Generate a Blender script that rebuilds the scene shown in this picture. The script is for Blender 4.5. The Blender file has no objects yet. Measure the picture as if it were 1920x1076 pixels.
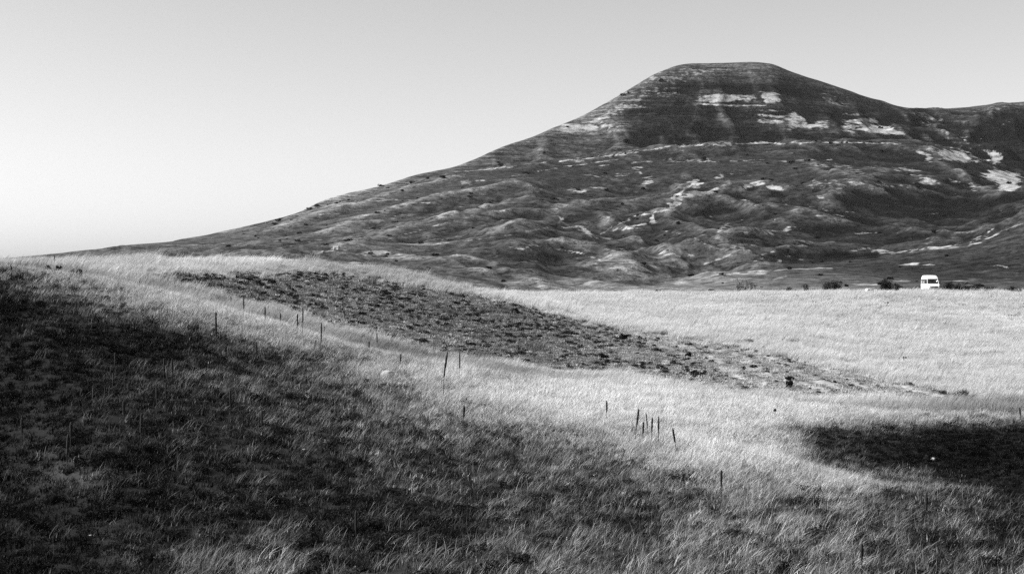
import bpy, math
import numpy as np
R = math.radians
rng = np.random.default_rng(7)
SC = bpy.context.scene
COL = SC.collection

# ------------------------------------------------------------------ camera
F, CX, HY = 2667.0, 960.0, 500.0          # focal length in photo pixels, centre column, row of the horizon
cam = bpy.data.cameras.new('camera'); co = bpy.data.objects.new('camera', cam); COL.objects.link(co)
co.location = (0, 0, 0); co.rotation_euler = (R(90), 0, 0)
cam.sensor_width = 36; cam.lens = 36 * F / 1920; cam.shift_y = (HY - 538) / 1920
cam.clip_start = .5; cam.clip_end = 20000
SC.camera = co
# ------------------------------------------------------------------ light (a black and white photograph: grey light)
SUN_EL, SUN_AZ = R(36), R(-93)            # azimuth from the view direction (+Y), negative to the left
sdir = np.array([math.sin(SUN_AZ) * math.cos(SUN_EL), math.cos(SUN_AZ) * math.cos(SUN_EL), math.sin(SUN_EL)])
w = bpy.data.worlds.new('World'); SC.world = w; w.use_nodes = True
nt = w.node_tree; nt.nodes.clear()
sky = nt.nodes.new('ShaderNodeTexSky'); sky.sky_type = 'NISHITA'; sky.sun_disc = False
sky.sun_elevation = SUN_EL; sky.sun_rotation = SUN_AZ; sky.air_density = 1.0; sky.dust_density = 1.95; sky.altitude = 900
bw = nt.nodes.new('ShaderNodeRGBToBW'); bg = nt.nodes.new('ShaderNodeBackground'); ow = nt.nodes.new('ShaderNodeOutputWorld')
nt.links.new(sky.outputs[0], bw.inputs[0]); nt.links.new(bw.outputs[0], bg.inputs[0]); nt.links.new(bg.outputs[0], ow.inputs[0])
bg.inputs[1].default_value = .093
sun = bpy.data.lights.new('sun', 'SUN'); sun.energy = 5.0; sun.angle = R(.55); sun.color = (1, 1, 1)
so = bpy.data.objects.new('sun', sun); COL.objects.link(so)
from mathutils import Vector
so.rotation_euler = Vector(sdir).to_track_quat('Z', 'Y').to_euler(); so.location = (-200, 60, 300)
SC.view_settings.view_transform = 'Standard'; SC.view_settings.look = 'None'
SC.view_settings.exposure = 1.0; SC.view_settings.gamma = 1; SC.view_settings.use_curve_mapping = False
SC.cycles.use_denoising = False; SC.cycles.sample_clamp_indirect = 3
SC.cycles.max_bounces = 5; SC.cycles.diffuse_bounces = 3; SC.cycles.transmission_bounces = 4; SC.cycles.volume_bounces = 0
SC.cycles.caustics_reflective = False; SC.cycles.caustics_refractive = False
HAZE = .00002

# ------------------------------------------------------------------ noise and interpolation
def h2(ix, iy, s):
    n = (ix.astype(np.int64) * 374761393 + iy.astype(np.int64) * 668265263 + s * 974634777) & 0xFFFFFFFF
    n = ((n ^ (n >> 13)) * 1274126177) & 0xFFFFFFFF
    n = (n ^ (n >> 16)) & 0xFFFFFFFF
    return n / 4294967295.0
def noise(x, y, s=0):                     # gradient noise, about -1..1
    ix, iy = np.floor(x), np.floor(y); fx, fy = x - ix, y - iy
    ux, uy = fx * fx * fx * (fx * (fx * 6 - 15) + 10), fy * fy * fy * (fy * (fy * 6 - 15) + 10)
    def g(a, b):
        t = h2(ix + a, iy + b, s) * 2 * math.pi
        return np.cos(t) * (fx - a) + np.sin(t) * (fy - b)
    return 1.5 * ((g(0, 0) * (1 - ux) + g(1, 0) * ux) * (1 - uy) + (g(0, 1) * (1 - ux) + g(1, 1) * ux) * uy)
def fbm(x, y, o=4, s=0, gain=.5):
    v, a = 0, 1
    for k in range(o):
        v = v + a * noise(x * 2 ** k + 17.3 * k, y * 2 ** k - 9.1 * k, s + k); a *= gain
    return v
def ridged(x, y, o=4, s=0, gain=.5):
    v, a, wgt = 0, 1, 1
    for k in range(o):
        n = 1 - (np.sqrt(noise(x * 2 ** k + 7.7 * k, y * 2 ** k + 3.3 * k, s + k) ** 2 + .012) - .11) * 1.5
        n = n * n * wgt; wgt = np.clip(n * 1.6, 0, 1); v = v + a * n; a *= gain
    return v
def smooth(a, b, x):
    t = np.clip((x - a) / (b - a), 0, 1); return t * t * (3 - 2 * t)
def pchip(X, Y, x):                       # monotone cubic through (X,Y)
    X, Y = np.asarray(X, float), np.asarray(Y, float)
    h = np.diff(X); d = np.diff(Y) / h; m = np.zeros(len(X)); m[0], m[-1] = d[0], d[-1]
    for i in range(1, len(X) - 1):
        if d[i - 1] * d[i] > 0:
            w1, w2 = 2 * h[i] + h[i - 1], h[i] + 2 * h[i - 1]
            m[i] = (w1 + w2) / (w1 / d[i - 1] + w2 / d[i])
    i = np.clip(np.searchsorted(X, x) - 1, 0, len(X) - 2); t = np.clip((x - X[i]) / h[i], 0, 1)
    return ((1 + 2 * t) * (1 - t) ** 2 * Y[i] + t * (1 - t) ** 2 * h[i] * m[i] + t * t * (3 - 2 * t) * Y[i + 1] + t * t * (t - 1) * h[i] * m[i + 1])

# ------------------------------------------------------------------ the lie of the land: survey lines, each crossing the valley
# (column, distance in metres, row): nearest line first
NK = [0, 240, 480, 720, 960, 1200, 1440, 1680, 1920]
def ln(ys, ps, k=NK): return list(zip(k, ys, ps))
LINES = [
 ln([27]*9, [1076]*9),
 ln([32,34,36,36,38,38,37,34,34], [950,900,900,920,930,950,950,990,1010]),
 ln([38,42,45,46,50,52,46,41,42], [800,750,760,800,820,830,885,945,955]),
 ln([45,52,55,57,62,65,58,49,51], [660,628,670,728,745,765,822,905,900]),
 ln([55,64,68,69,69,71,70,61,62], [560,556,604,672,716,742,775,838,838]),
 ln([65,72,76,76,75,76,79,74,75], [503,539,602,668,707,730,753,786,786]),
 ln([72,80,84,84,81,84,90,85,86], [510,543,598,668,709,730,733,766,768]),
 ln([82,93,100,100,95,97,106,100,102], [506,532,573,640,692,706,706,737,740]),
 ln([92,104,114,125,120,120,125,125,128], [503,510,536,582,632,657,672,692,695]),
 ln([100,118,135,150,145,142,145,150,150], [501,500,508,538,588,628,643,652,655]),
 ln([112,130,150,170,165,165,168,168,170], [500,493,495,513,565,612,620,628,630]),
 ln([150,165,185,200,200,200,200,200,205], [530,515,512,535,566,588,593,592,593]),
 ln([250,250,250,262,262,262,255,237,238], [545,540,530,545,552,553,552,551,553]),
 ln([300,300,300,300,300,300,300,290,290], [540,540,535,548,561,556,552,549,551]),
 [(0,360,530),(480,360,515),(720,360,520),(840,360,540),(960,360,552),(1200,360,546),(1440,370,538),(1680,370,536),(1920,360,537)],
 [(0,450,515),(240,450,490),(480,450,485),(720,450,495),(840,450,512),(960,450,528),(1080,450,541),(1200,450,540),(1330,450,525),(1440,450,513),(1680,470,512),(1920,450,512)],
 [(0,560,505),(240,560,476),(480,560,472),(720,560,474),(960,560,470),(1080,560,500),(1200,560,520),(1330,560,502),(1440,560,492),(1500,560,491),(1620,560,478),(1760,560,465),(1850,560,449),(1920,560,425)],
 [(0,620,500),(240,620,470),(480,640,466),(720,640,464),(960,640,450),(1080,640,470),(1200,640,490),(1330,640,482),(1440,640,477),(1620,620,478),(1760,620,470),(1850,620,456),(1920,620,436)],
 [(0,700,495),(240,700,468),(480,780,455),(720,820,430),(960,850,402),(1080,850,420),(1200,850,432),(1330,850,422),(1440,850,417),(1620,850,432),(1760,850,434),(1850,850,420),(1920,850,402)],
 [(0,740,492),(240,740,466),(480,830,442),(720,920,402),(960,1000,355),(1080,1020,366),(1200,1050,366),(1330,1050,356),(1440,1050,346),(1620,1050,352),(1760,1080,352),(1920,1100,350)],
 [(0,760,491),(240,770,465),(480,855,436),(720,980,379),(960,1110,326),(1080,1140,326),(1200,1180,319),(1330,1200,309),(1440,1200,306),(1620,1200,309),(1760,1220,311),(1920,1250,335)],
 [(0,780,490),(240,795,464),(480,880,430),(600,950,395),(700,1030,366),(780,1100,344),(850,1150,326),(900,1180,317),(1000,1230,306),(1100,1270,298),(1200,1300,284),(1250,1320,276),(1300,1330,272),(1500,1340,269),(1700,1340,270),(1760,1360,276),(1850,1400,302),(1920,1450,312)],
]
SKYL = [(0,830,489),(100,830,480),(150,830,473),(200,840,466),(300,850,460),(330,870,449),(400,900,437),(500,950,415),(560,1000,399),(600,1030,379),(650,1080,363),(700,1120,351),(780,1200,329),(850,1260,313),(900,1300,294),(960,1370,269),(1000,1400,256),(1050,1440,236),(1100,1480,214),(1150,1510,186),(1200,1540,156),(1230,1560,139),(1270,1580,124),(1300,1590,120),(1400,1600,118),(1440,1600,120),(1490,1610,138),(1550,1620,158),(1600,1640,175),(1650,1670,190),(1700,1700,204),(1740,1900,207),(1800,2000,204),(1860,2050,198),(1920,2100,193),(2200,2200,176)]
def survey(px):
    """distances and heights of every line at the columns px"""
    pc = np.clip(px, -400, 2320)
    Ys, Zs = [np.full_like(px, 2.0)], [np.full_like(px, -2.0)]
    for L in LINES:
        k, y, p = map(np.array, zip(*L))
        Y = pchip(k, y, np.clip(pc, 0, 1920)); P = pchip(k, p, np.clip(pc, 0, 1920))
        Y = np.maximum(Y, Ys[-1] + 7); Ys.append(Y); Zs.append(-(P - HY) / F * Y)
    k, y, p = map(np.array, zip(*SKYL))
    cl = np.clip(pc, 0, 2200); YS = pchip(k, y, cl); PS = pchip(k, p, cl)
    Ys.append(Ys[-1] + 22); Zs.append(Zs[-1] + 1.2)                                   # the bench below the cone
    YS = np.maximum(YS, Ys[-1] + 20); ZS = -(PS - HY) / F * YS
    gap = YS - Ys[-1]; dz = ZS - Zs[-1]
    Ys.append(Ys[-1] + gap * .5); Zs.append(Zs[-1] + dz * .47)
    Ys.append(YS); Zs.append(ZS)
    Ys.append(YS + 90); Zs.append(ZS - 12); Ys.append(YS + 500); Zs.append(ZS * .3 - 25)
    Ys.append(np.full_like(px, 3300.0)); Zs.append(np.full_like(px, -32.0))
    return np.array(Ys), np.array(Zs), YS
def hermite_cols(Ys, Zs, rows):
    """monotone cubic down every column"""
    h = np.diff(Ys, axis=0); d = np.diff(Zs, axis=0) / h
    m = np.zeros_like(Ys); m[0], m[-1] = d[0], d[-1]
    w1 = 2 * h[1:] + h[:-1]; w2 = h[1:] + 2 * h[:-1]
    with np.errstate(divide='ignore', invalid='ignore'):
        mm = (w1 + w2) / (w1 / d[:-1] + w2 / d[1:])
    m[1:-1] = np.where(d[:-1] * d[1:] > 0, mm, 0)
    nC = Ys.shape[1]; out = np.empty((len(rows), nC)); c = np.arange(nC)
    for r, y in enumerate(rows):
        i = np.clip((Ys <= y).sum(0) - 1, 0, Ys.shape[0] - 2)
        y0, hh = Ys[i, c], h[i, c]; t = np.clip((y - y0) / hh, 0, 1)
        out[r] = (1+2*t)*(1-t)**2*Zs[i, c] + t*(1-t)**2*hh*m[i, c] + t*t*(3-2*t)*Zs[i+1, c] + t*t*(t-1)*hh*m[i+1, c]
    return out
colpx = np.concatenate([[-4200, -3200, -2400, -1800, -1400, -1000, -700, -500, -350, -250], np.linspace(-170, 2090, 1010),
                        [2170, 2270, 2420, 2620, 2920, 3320, 3720, 4320, 5120, 6120]]).astype(float)
near_rows = np.concatenate([np.linspace(2, 25, 24)[:-1], np.linspace(25, 90, 230)[:-1], np.linspace(90, 180, 150)[:-1], np.linspace(180, 288, 90)])
far_rows = np.concatenate([np.linspace(288, 700, 200), np.linspace(700, 1700, 400)[1:], np.linspace(1700, 2250, 50)[1:], np.linspace(2250, 3300, 12)[1:]])
rows = np.concatenate([near_rows, far_rows[1:]])
U = (colpx - CX) / F
Ys, Zs, YS = survey(colpx)
Z0 = hermite_cols(Ys, Zs, rows)
XX = U[None, :] * rows[:, None]; YY = np.repeat(rows[:, None], len(colpx), 1); PX = np.repeat(colpx[None, :], len(rows), 0)
PY0 = HY - Z0 / YY * F
def find_y(px, py, Z, ymin=26):
    """distance at which the column px first shows the row py"""
    c = np.interp(px, colpx, np.arange(len(colpx))); i = int(c); f = c - i
    z = Z[:, i] * (1 - f) + Z[:, min(i + 1, len(colpx) - 1)] * f
    p = HY - z / rows * F
    ok = np.where((p <= py) & (rows >= ymin))[0]
    if not len(ok): return rows[-1]
    k = ok[0]
    if k == 0: return rows[0]
    t = (p[k-1] - py) / max(p[k-1] - p[k], 1e-6)
    return rows[k-1] + (rows[k] - rows[k-1]) * min(max(t, 0), 1)
def seg_dist(X, Y, pts):
    best = np.full(X.shape, 1e9); side = np.zeros(X.shape)
    for (ax, ay), (bx, by) in zip(pts[:-1], pts[1:]):
        dx, dy = bx - ax, by - ay; t = np.clip(((X-ax)*dx + (Y-ay)*dy) / (dx*dx + dy*dy + 1e-9), 0, 1)
        d = np.hypot(X - ax - t*dx, Y - ay - t*dy); best = np.minimum(best, d)
    return best
# relief of the hills
skyfade = smooth(0, 160, YS[None, :] - YY) ; far = smooth(300, 420, YY)
cone = smooth(0, 40, YY - Ys[22][None, :])
wx = XX + 30 * fbm(XX/160, YY/160, 2, 50); wy = YY + 30 * fbm(XX/160, YY/160, 2, 60)
lower = smooth(330, 480, YY) * (1 - cone)
plain = np.clip(smooth(1380, 1500, PX) * (1 - smooth(540, 600, YY)) + smooth(1150, 1300, PX) * (1 - smooth(400, 470, YY)), 0, 1)
lefty = 1 - smooth(500, 1050, PX)
rot = R(28); sx = wx * math.cos(rot) + wy * math.sin(rot); sy = -wx * math.sin(rot) + wy * math.cos(rot)
gul = (ridged(wx/95, wy/170, 5, 11, .52) - 1.0) * (1 - lefty) + (ridged(sy/80, sx/230, 4, 21, .5) - 1.0) * .6 * lefty
bench = np.exp(-((Ys[21][None, :] - YY - 20) / 70) ** 2)
D = gul * 4.6 * lower * (1 - plain * .93) * (1 - .85 * bench)
D += fbm(XX/28, YY/34, 5, 31, .5) * 1.5 * (1 - .6 * bench) * lower * (1 - plain * .7)
gr = ridged(wx/70, wy/300, 4, 41, .5) - 1.0
strata = np.sin(Z0 / 5.2 + fbm(XX/200, YY/200, 2, 45) * 1.5)
D += cone * (gr * 4.0 + strata * 1.5 + fbm(XX/18, YY/18, 3, 47) * .9)
D += cone * smooth(1650, 1800, PX) * (ridged(wx/130, wy/260, 4, 43) - .9) * 16 * smooth(0, 260, YS[None, :] - YY)
D *= far * (.12 + .88 * skyfade)
SPURS = [([(1000,385),(900,405),(800,430),(720,455),(640,470)],7,20),([(960,350),(860,365),(760,395),(680,420),(600,445)],7,20),
 ([(850,340),(760,360),(680,390),(600,410),(520,435)],6,18),([(1130,400),(1040,415),(960,445),(880,455),(770,465)],8,22),
 ([(960,460),(1010,463),(1070,475),(1130,500),(1190,530)],9,16),([(860,490),(930,505),(980,530),(1010,545)],4,9),([(760,480),(840,500),(890,525)],3,8),
 ([(1240,430),(1290,440),(1340,470),(1370,490)],10,20),([(1130,470),(1180,478),(1230,495),(1260,515)],8,14),
 ([(1280,340),(1260,385),(1200,400),(1130,440)],9,26),([(1420,345),(1340,380),(1280,400)],8,24),([(1660,330),(1600,370),(1540,400),(1480,420)],10,28),
 ([(1500,300),(1560,340),(1640,375),(1720,400)],8,24),([(1400,470),(1500,455),(1560,450)],6,14),([(1300,500),(1360,488),(1420,482)],5,9),
 ([(1740,290),(1800,340),(1880,375)],9,22),([(700,350),(620,395),(480,430)],5,18)]
CR = np.zeros_like(XX)
for pl, amp, wd in SPURS:
    pts = []
    for px, py in pl:
        y = find_y(px, py, Z0, 300); pts.append(((px - CX) / F * y, y))
    d = seg_dist(XX + 4*fbm(XX/30, YY/30, 2, 65), YY, pts); D += amp * .62 * np.exp(-(d / wd) ** 1.5) * (.25 + .75 * skyfade); CR = np.maximum(CR, np.exp(-(d / 5.5) ** 2))
# near ground: soft swells and humps
nearf = 1 - smooth(270, 300, YY)
D += nearf * smooth(170, 230, YY) * fbm(XX/17, YY/30, 3, 78) * .22
D += nearf * smooth(10, 24, YY) * (fbm(XX/9, YY/9, 3, 71) * .16 * (1 - .6 * smooth(60, 70, YY)) + fbm(XX/1.3, YY/1.3, 2, 75) * .045)
dep = np.exp(-(((PX - 1780) / 330) ** 2 + ((YY - 60) / 9) ** 2)); D -= dep * 1.7           # the wet hollow
Z = Z0 + D
def zlook(A, px, y):
    ci = np.clip(np.interp(px, colpx, np.arange(len(colpx))), 0, len(colpx) - 1.001); ri = np.clip(np.interp(y, rows, np.arange(len(rows))), 0, len(rows) - 1.001)
    c, r = ci.astype(int), ri.astype(int); fc, fr = ci - c, ri - r
    return (A[r, c]*(1-fc) + A[r, c+1]*fc)*(1-fr) + (A[r+1, c]*(1-fc) + A[r+1, c+1]*fc)*fr
def place(px, py, ymin=26, ymax=3000):
    y = min(find_y(px, py, Z, ymin), ymax); x = (px - CX) / F * y
    return x, y, float(zlook(Z, np.array([px], float), np.array([y], float))[0])

# ------------------------------------------------------------------ how pale or dark the plant cover is (dryness of the near ground, plus shade painted in on the left slope)
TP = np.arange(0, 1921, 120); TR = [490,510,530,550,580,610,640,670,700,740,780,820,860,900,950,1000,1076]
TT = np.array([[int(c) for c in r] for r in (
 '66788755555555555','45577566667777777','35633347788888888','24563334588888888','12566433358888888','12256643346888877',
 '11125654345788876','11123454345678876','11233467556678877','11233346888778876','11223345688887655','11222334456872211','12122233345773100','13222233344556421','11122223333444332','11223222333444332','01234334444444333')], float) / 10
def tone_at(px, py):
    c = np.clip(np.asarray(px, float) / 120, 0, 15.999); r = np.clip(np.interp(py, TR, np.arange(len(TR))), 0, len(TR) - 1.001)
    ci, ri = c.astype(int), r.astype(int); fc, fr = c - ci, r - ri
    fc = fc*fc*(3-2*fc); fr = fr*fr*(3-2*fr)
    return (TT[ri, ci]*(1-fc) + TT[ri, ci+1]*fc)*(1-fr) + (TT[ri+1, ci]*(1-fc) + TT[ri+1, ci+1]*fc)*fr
def inside(px, py, poly):
    ins = np.zeros(np.shape(px), bool); n = len(poly)
    for i in range(n):
        x1, y1 = poly[i]; x2, y2 = poly[(i+1) % n]
        c = ((y1 > py) != (y2 > py)) & (px < (x2-x1) * (py-y1) / (y2-y1+1e-9) + x1); ins ^= c
    return ins
HILL = [(225,514),(480,512),(640,512),(760,533),(880,553),(1000,577),(1100,603),(1160,622),(1250,655),(1340,700),(1420,745),(1300,738),(1200,722),(1080,704),(960,690),(860,684),(760,662),(680,634),(600,606),(500,584),(400,560),(300,534)]
STONY = [(1130,612),(1250,628),(1400,655),(1560,690),(1700,722),(1860,752),(1760,758),(1600,752),(1450,748),(1340,715),(1250,672),(1160,632)]

# ------------------------------------------------------------------ materials
def mat(name):
    m = bpy.data.materials.new(name); m.use_nodes = True; m.node_tree.nodes.clear(); return m, m.node_tree
def N(t, typ, **kw):
    n = t.nodes.new('ShaderNode' + typ)
    for k, v in kw.items():
        if k[0] == 'i' and k[1:].isdigit(): n.inputs[int(k[1:])].default_value = v
        else: setattr(n, k, v)
    return n
def plain_mat(name, v, rough=.8, noise_scale=0, amp=.3, spec=.3, metallic=0):
    m, t = mat(name); o = N(t, 'OutputMaterial'); p = N(t, 'BsdfPrincipled'); t.links.new(p.outputs[0], o.inputs[0])
    p.inputs['Roughness'].default_value = rough; p.inputs['Specular IOR Level'].default_value = spec; p.inputs['Metallic'].default_value = metallic
    p.inputs['Base Color'].default_value = (v, v, v, 1)
    if noise_scale:
        tc = N(t, 'TexCoord'); nz = N(t, 'TexNoise'); nz.inputs['Scale'].default_value = noise_scale; nz.inputs['Detail'].default_value = 6
        mr = N(t, 'MapRange', i1=.3, i2=.7, i3=v*(1-amp), i4=v*(1+amp))
        t.links.new(tc.outputs['Object'], nz.inputs['Vector']); t.links.new(nz.outputs[0], mr.inputs[0]); t.links.new(mr.outputs[0], p.inputs['Base Color'])
    return m
def blade_mat(name, trans=.35, glob=1.0):
    """leaf blades: a tone set per clump, left-slope shade included, times the blade's own variation"""
    m, t = mat(name); o = N(t, 'OutputMaterial')
    a = N(t, 'Attribute', attribute_type='INSTANCER', attribute_name='tone'); b = N(t, 'Attribute', attribute_name='bv')
    mu = N(t, 'Math', operation='MULTIPLY'); t.links.new(a.outputs['Fac'], mu.inputs[0]); t.links.new(b.outputs['Fac'], mu.inputs[1])
    mg = N(t, 'Math', operation='MULTIPLY', i1=glob, use_clamp=True); t.links.new(mu.outputs[0], mg.inputs[0])
    d = N(t, 'BsdfDiffuse'); tr = N(t, 'BsdfTranslucent'); mx = N(t, 'MixShader', i0=trans)
    t.links.new(mg.outputs[0], d.inputs[0]); t.links.new(mg.outputs[0], tr.inputs[0])
    t.links.new(d.outputs[0], mx.inputs[1]); t.links.new(tr.outputs[0], mx.inputs[2]); t.links.new(mx.outputs[0], o.inputs[0])
    return m
def leaf_mat(name, v, trans=.1):
    m, t = mat(name); o = N(t, 'OutputMaterial'); b = N(t, 'Attribute', attribute_name='bv'); mu = N(t, 'Math', operation='MULTIPLY', i1=v)
    t.links.new(b.outputs['Fac'], mu.inputs[0]); d = N(t, 'BsdfDiffuse'); tr = N(t, 'BsdfTranslucent'); mx = N(t, 'MixShader', i0=trans)
    t.links.new(mu.outputs[0], d.inputs[0]); t.links.new(mu.outputs[0], tr.inputs[0]); t.links.new(d.outputs[0], mx.inputs[1]); t.links.new(tr.outputs[0], mx.inputs[2]); t.links.new(mx.outputs[0], o.inputs[0])
    return m
M_FIELD = blade_mat('field_grass_blades', .5); M_BLADE = blade_mat('grass_blades', .42); M_SCRUB = blade_mat('scrub_leaves', .15)
M_STALK = plain_mat('dry_dark_stalk', .012, .9, 30, .4); M_SHRUB = leaf_mat('shrub_leaves', .012); M_TWIG = plain_mat('twig', .02, .9)
M_STONE = plain_mat('pale_stone', .30, .9, 9, .2)

def ground_mat():
    m, t = mat('turf_and_soil'); L = t.links.new; o = N(t, 'OutputMaterial'); p = N(t, 'BsdfPrincipled'); L(p.outputs[0], o.inputs[0])
    p.inputs['Roughness'].default_value = .95; p.inputs['Specular IOR Level'].default_value = .1
    a = N(t, 'Attribute', attribute_name='tone'); g = N(t, 'NewGeometry')
    n1 = N(t, 'TexNoise'); n1.inputs['Scale'].default_value = 1.7; n1.inputs['Detail'].default_value = 8; n1.inputs['Roughness'].default_value = .7
    L(g.outputs['Position'], n1.inputs['Vector']); mr = N(t, 'MapRange', i1=.35, i2=.65, i3=.55, i4=1.35); L(n1.outputs[0], mr.inputs[0])
    mu = N(t, 'Math', operation='MULTIPLY'); L(a.outputs['Fac'], mu.inputs[0]); L(mr.outputs[0], mu.inputs[1]); L(mu.outputs[0], p.inputs['Base Color'])
    b = N(t, 'Bump'); b.inputs['Strength'].default_value = .8; b.inputs['Distance'].default_value = .06; L(n1.outputs[0], b.inputs['Height']); L(b.outputs[0], p.inputs['Normal'])
    return m
def hill_mat():
    m, t = mat('hill_scrub_and_clay'); L = t.links.new; o = N(t, 'OutputMaterial'); p = N(t, 'BsdfPrincipled'); L(p.outputs[0], o.inputs[0])
    p.inputs['Roughness'].default_value = 1; p.inputs['Specular IOR Level'].default_value = .05
    g = N(t, 'NewGeometry'); bare = N(t, 'Attribute', attribute_name='bare'); dry = N(t, 'Attribute', attribute_name='dry')
    def nz(scale, det=6, rough=.6, src=None):
        n = N(t, 'TexNoise'); n.inputs['Scale'].default_value = scale; n.inputs['Detail'].default_value = det; n.inputs['Roughness'].default_value = rough
        L(src or g.outputs['Position'], n.inputs['Vector']); return n
    big = nz(.012, 8, .65); fine = nz(.16, 6, .7); spot = nz(.42, 3, .6)
    mp = N(t, 'Mapping'); mp.inputs['Scale'].default_value = (.5, .5, 1.7); L(g.outputs['Position'], mp.inputs['Vector']); lay = nz(.16, 5, .65, mp.outputs[0])
    cn = N(t, 'Attribute', attribute_name='cone'); m3 = N(t, 'Mapping'); m3.inputs['Scale'].default_value = (.022, .022, .42); L(g.outputs['Position'], m3.inputs['Vector']); led = nz(1.0, 5, .7, m3.outputs[0])
    l1 = N(t, 'MapRange', i1=.40, i2=.60, i3=.45, i4=1.6); L(led.outputs[0], l1.inputs[0]); l2 = N(t, 'Mix', data_type='FLOAT'); l2.inputs[2].default_value = 1; L(cn.outputs['Fac'], l2.inputs[0]); L(l1.outputs[0], l2.inputs[3])
    s1 = N(t, 'MapRange', i1=.38, i2=.64, i3=.4, i4=1.8); L(fine.outputs[0], s1.inputs[0])
    s2 = N(t, 'MapRange', i1=.3, i2=.7, i3=.6, i4=1.35); L(big.outputs[0], s2.inputs[0])
    s3 = N(t, 'MapRange', i1=.36, i2=.46, i3=.3, i4=1.0); L(spot.outputs[0], s3.inputs[0])
    a1 = N(t, 'Math', operation='MULTIPLY'); L(s1.outputs[0], a1.inputs[0]); L(s2.outputs[0], a1.inputs[1])
    a2 = N(t, 'Math', operation='MULTIPLY'); L(a1.outputs[0], a2.inputs[0]); L(s3.outputs[0], a2.inputs[1])
    a4 = N(t, 'Math', operation='MULTIPLY'); L(a2.outputs[0], a4.inputs[0]); L(dry.outputs['Fac'], a4.inputs[1]); a3 = N(t, 'Math', operation='MULTIPLY'); L(a4.outputs[0], a3.inputs[0]); L(l2.outputs[0], a3.inputs[1])
    # bare clay where the survey shows it, broken up by noise
    sum_ = N(t, 'Math', operation='ADD'); L(bare.outputs['Fac'], sum_.inputs[0])
    mixn = N(t, 'Math', operation='ADD'); L(fine.outputs[0], mixn.inputs[0]); L(lay.outputs[0], mixn.inputs[1])
    mr_ = N(t, 'Mapping'); mr_.inputs['Scale'].default_value = (.30, .30, .035); L(g.outputs['Position'], mr_.inputs['Vector']); rill = nz(1.0, 4, .6, mr_.outputs[0])
    av = N(t, 'Mix', data_type='FLOAT', i0=.5); L(lay.outputs[0], av.inputs[2]); L(rill.outputs[0], av.inputs[3]); lc = N(t, 'Mix', data_type='FLOAT'); cm = N(t, 'Math', operation='MULTIPLY', i1=.6); L(cn.outputs['Fac'], cm.inputs[0]); L(cm.outputs[0], lc.inputs[0]); L(av.outputs[0], lc.inputs[2]); L(led.outputs[0], lc.inputs[3]); L(lc.outputs[0], mixn.inputs[1])
    k = N(t, 'MapRange', i1=.62, i2=1.38, i3=-.75, i4=.75, clamp=False); L(mixn.outputs[0], k.inputs[0]); L(k.outputs[0], sum_.inputs[1])
    msk = N(t, 'MapRange', i1=.40, i2=.80, i3=0, i4=1); L(sum_.outputs[0], msk.inputs[0])
    cl = N(t, 'MapRange', i1=.3, i2=.7, i3=.12, i4=.40); L(lay.outputs[0], cl.inputs[0])
    mx = N(t, 'Mix', data_type='FLOAT'); L(msk.outputs[0], mx.inputs[0]); L(a3.outputs[0], mx.inputs[2]); L(cl.outputs[0], mx.inputs[3])
    L(mx.outputs[0], p.inputs['Base Color'])
    b = N(t, 'Bump'); b.inputs['Strength'].default_value = 1; b.inputs['Distance'].default_value = 1.6; L(fine.outputs[0], b.inputs['Height']); L(b.outputs[0], p.inputs['Normal'])
    return m

# ------------------------------------------------------------------ mesh helpers
def mesh_np(name, V, faces, m=None, smoothf=False, attrs=None):
    me = bpy.data.meshes.new(name); V = np.ascontiguousarray(V, np.float32)
    if isinstance(faces, np.ndarray): lens = np.full(len(faces), faces.shape[1]); flat = faces.ravel()
    else: lens = np.array([len(f) for f in faces]); flat = np.concatenate([np.asarray(f) for f in faces]) if len(faces) else np.zeros(0, int)
    me.vertices.add(len(V)); me.vertices.foreach_set('co', V.ravel())
    if len(lens):
        me.loops.add(len(flat)); me.loops.foreach_set('vertex_index', flat.astype(np.int32))
        me.polygons.add(len(lens)); me.polygons.foreach_set('loop_start', np.concatenate([[0], np.cumsum(lens)[:-1]]).astype(np.int32))
        me.polygons.foreach_set('loop_total', lens.astype(np.int32))
        if smoothf: me.polygons.foreach_set('use_smooth', np.ones(len(lens), bool))
    for k, v in (attrs or {}).items():
        v = np.asarray(v, np.float32)
        if v.ndim == 1: me.attributes.new(k, 'FLOAT', 'POINT').data.foreach_set('value', v)
        else: me.attributes.new(k, 'FLOAT_VECTOR', 'POINT').data.foreach_set('vector', v.ravel())
    me.update(calc_edges=True); me.validate()
    if m: me.materials.append(m)
    return me
def link(name, me, parent=None, loc=None, **props):
    o = bpy.data.objects.new(name, me); COL.objects.link(o)
    if parent: o.parent = parent
    if loc is not None: o.location = loc
    for k, v in props.items(): o[k] = v
    return o
def grid(nr, nc):
    i = np.arange(nr * nc).reshape(nr, nc)
    return np.stack([i[:-1, :-1], i[:-1, 1:], i[1:, 1:], i[1:, :-1]], -1).reshape(-1, 4)

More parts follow.
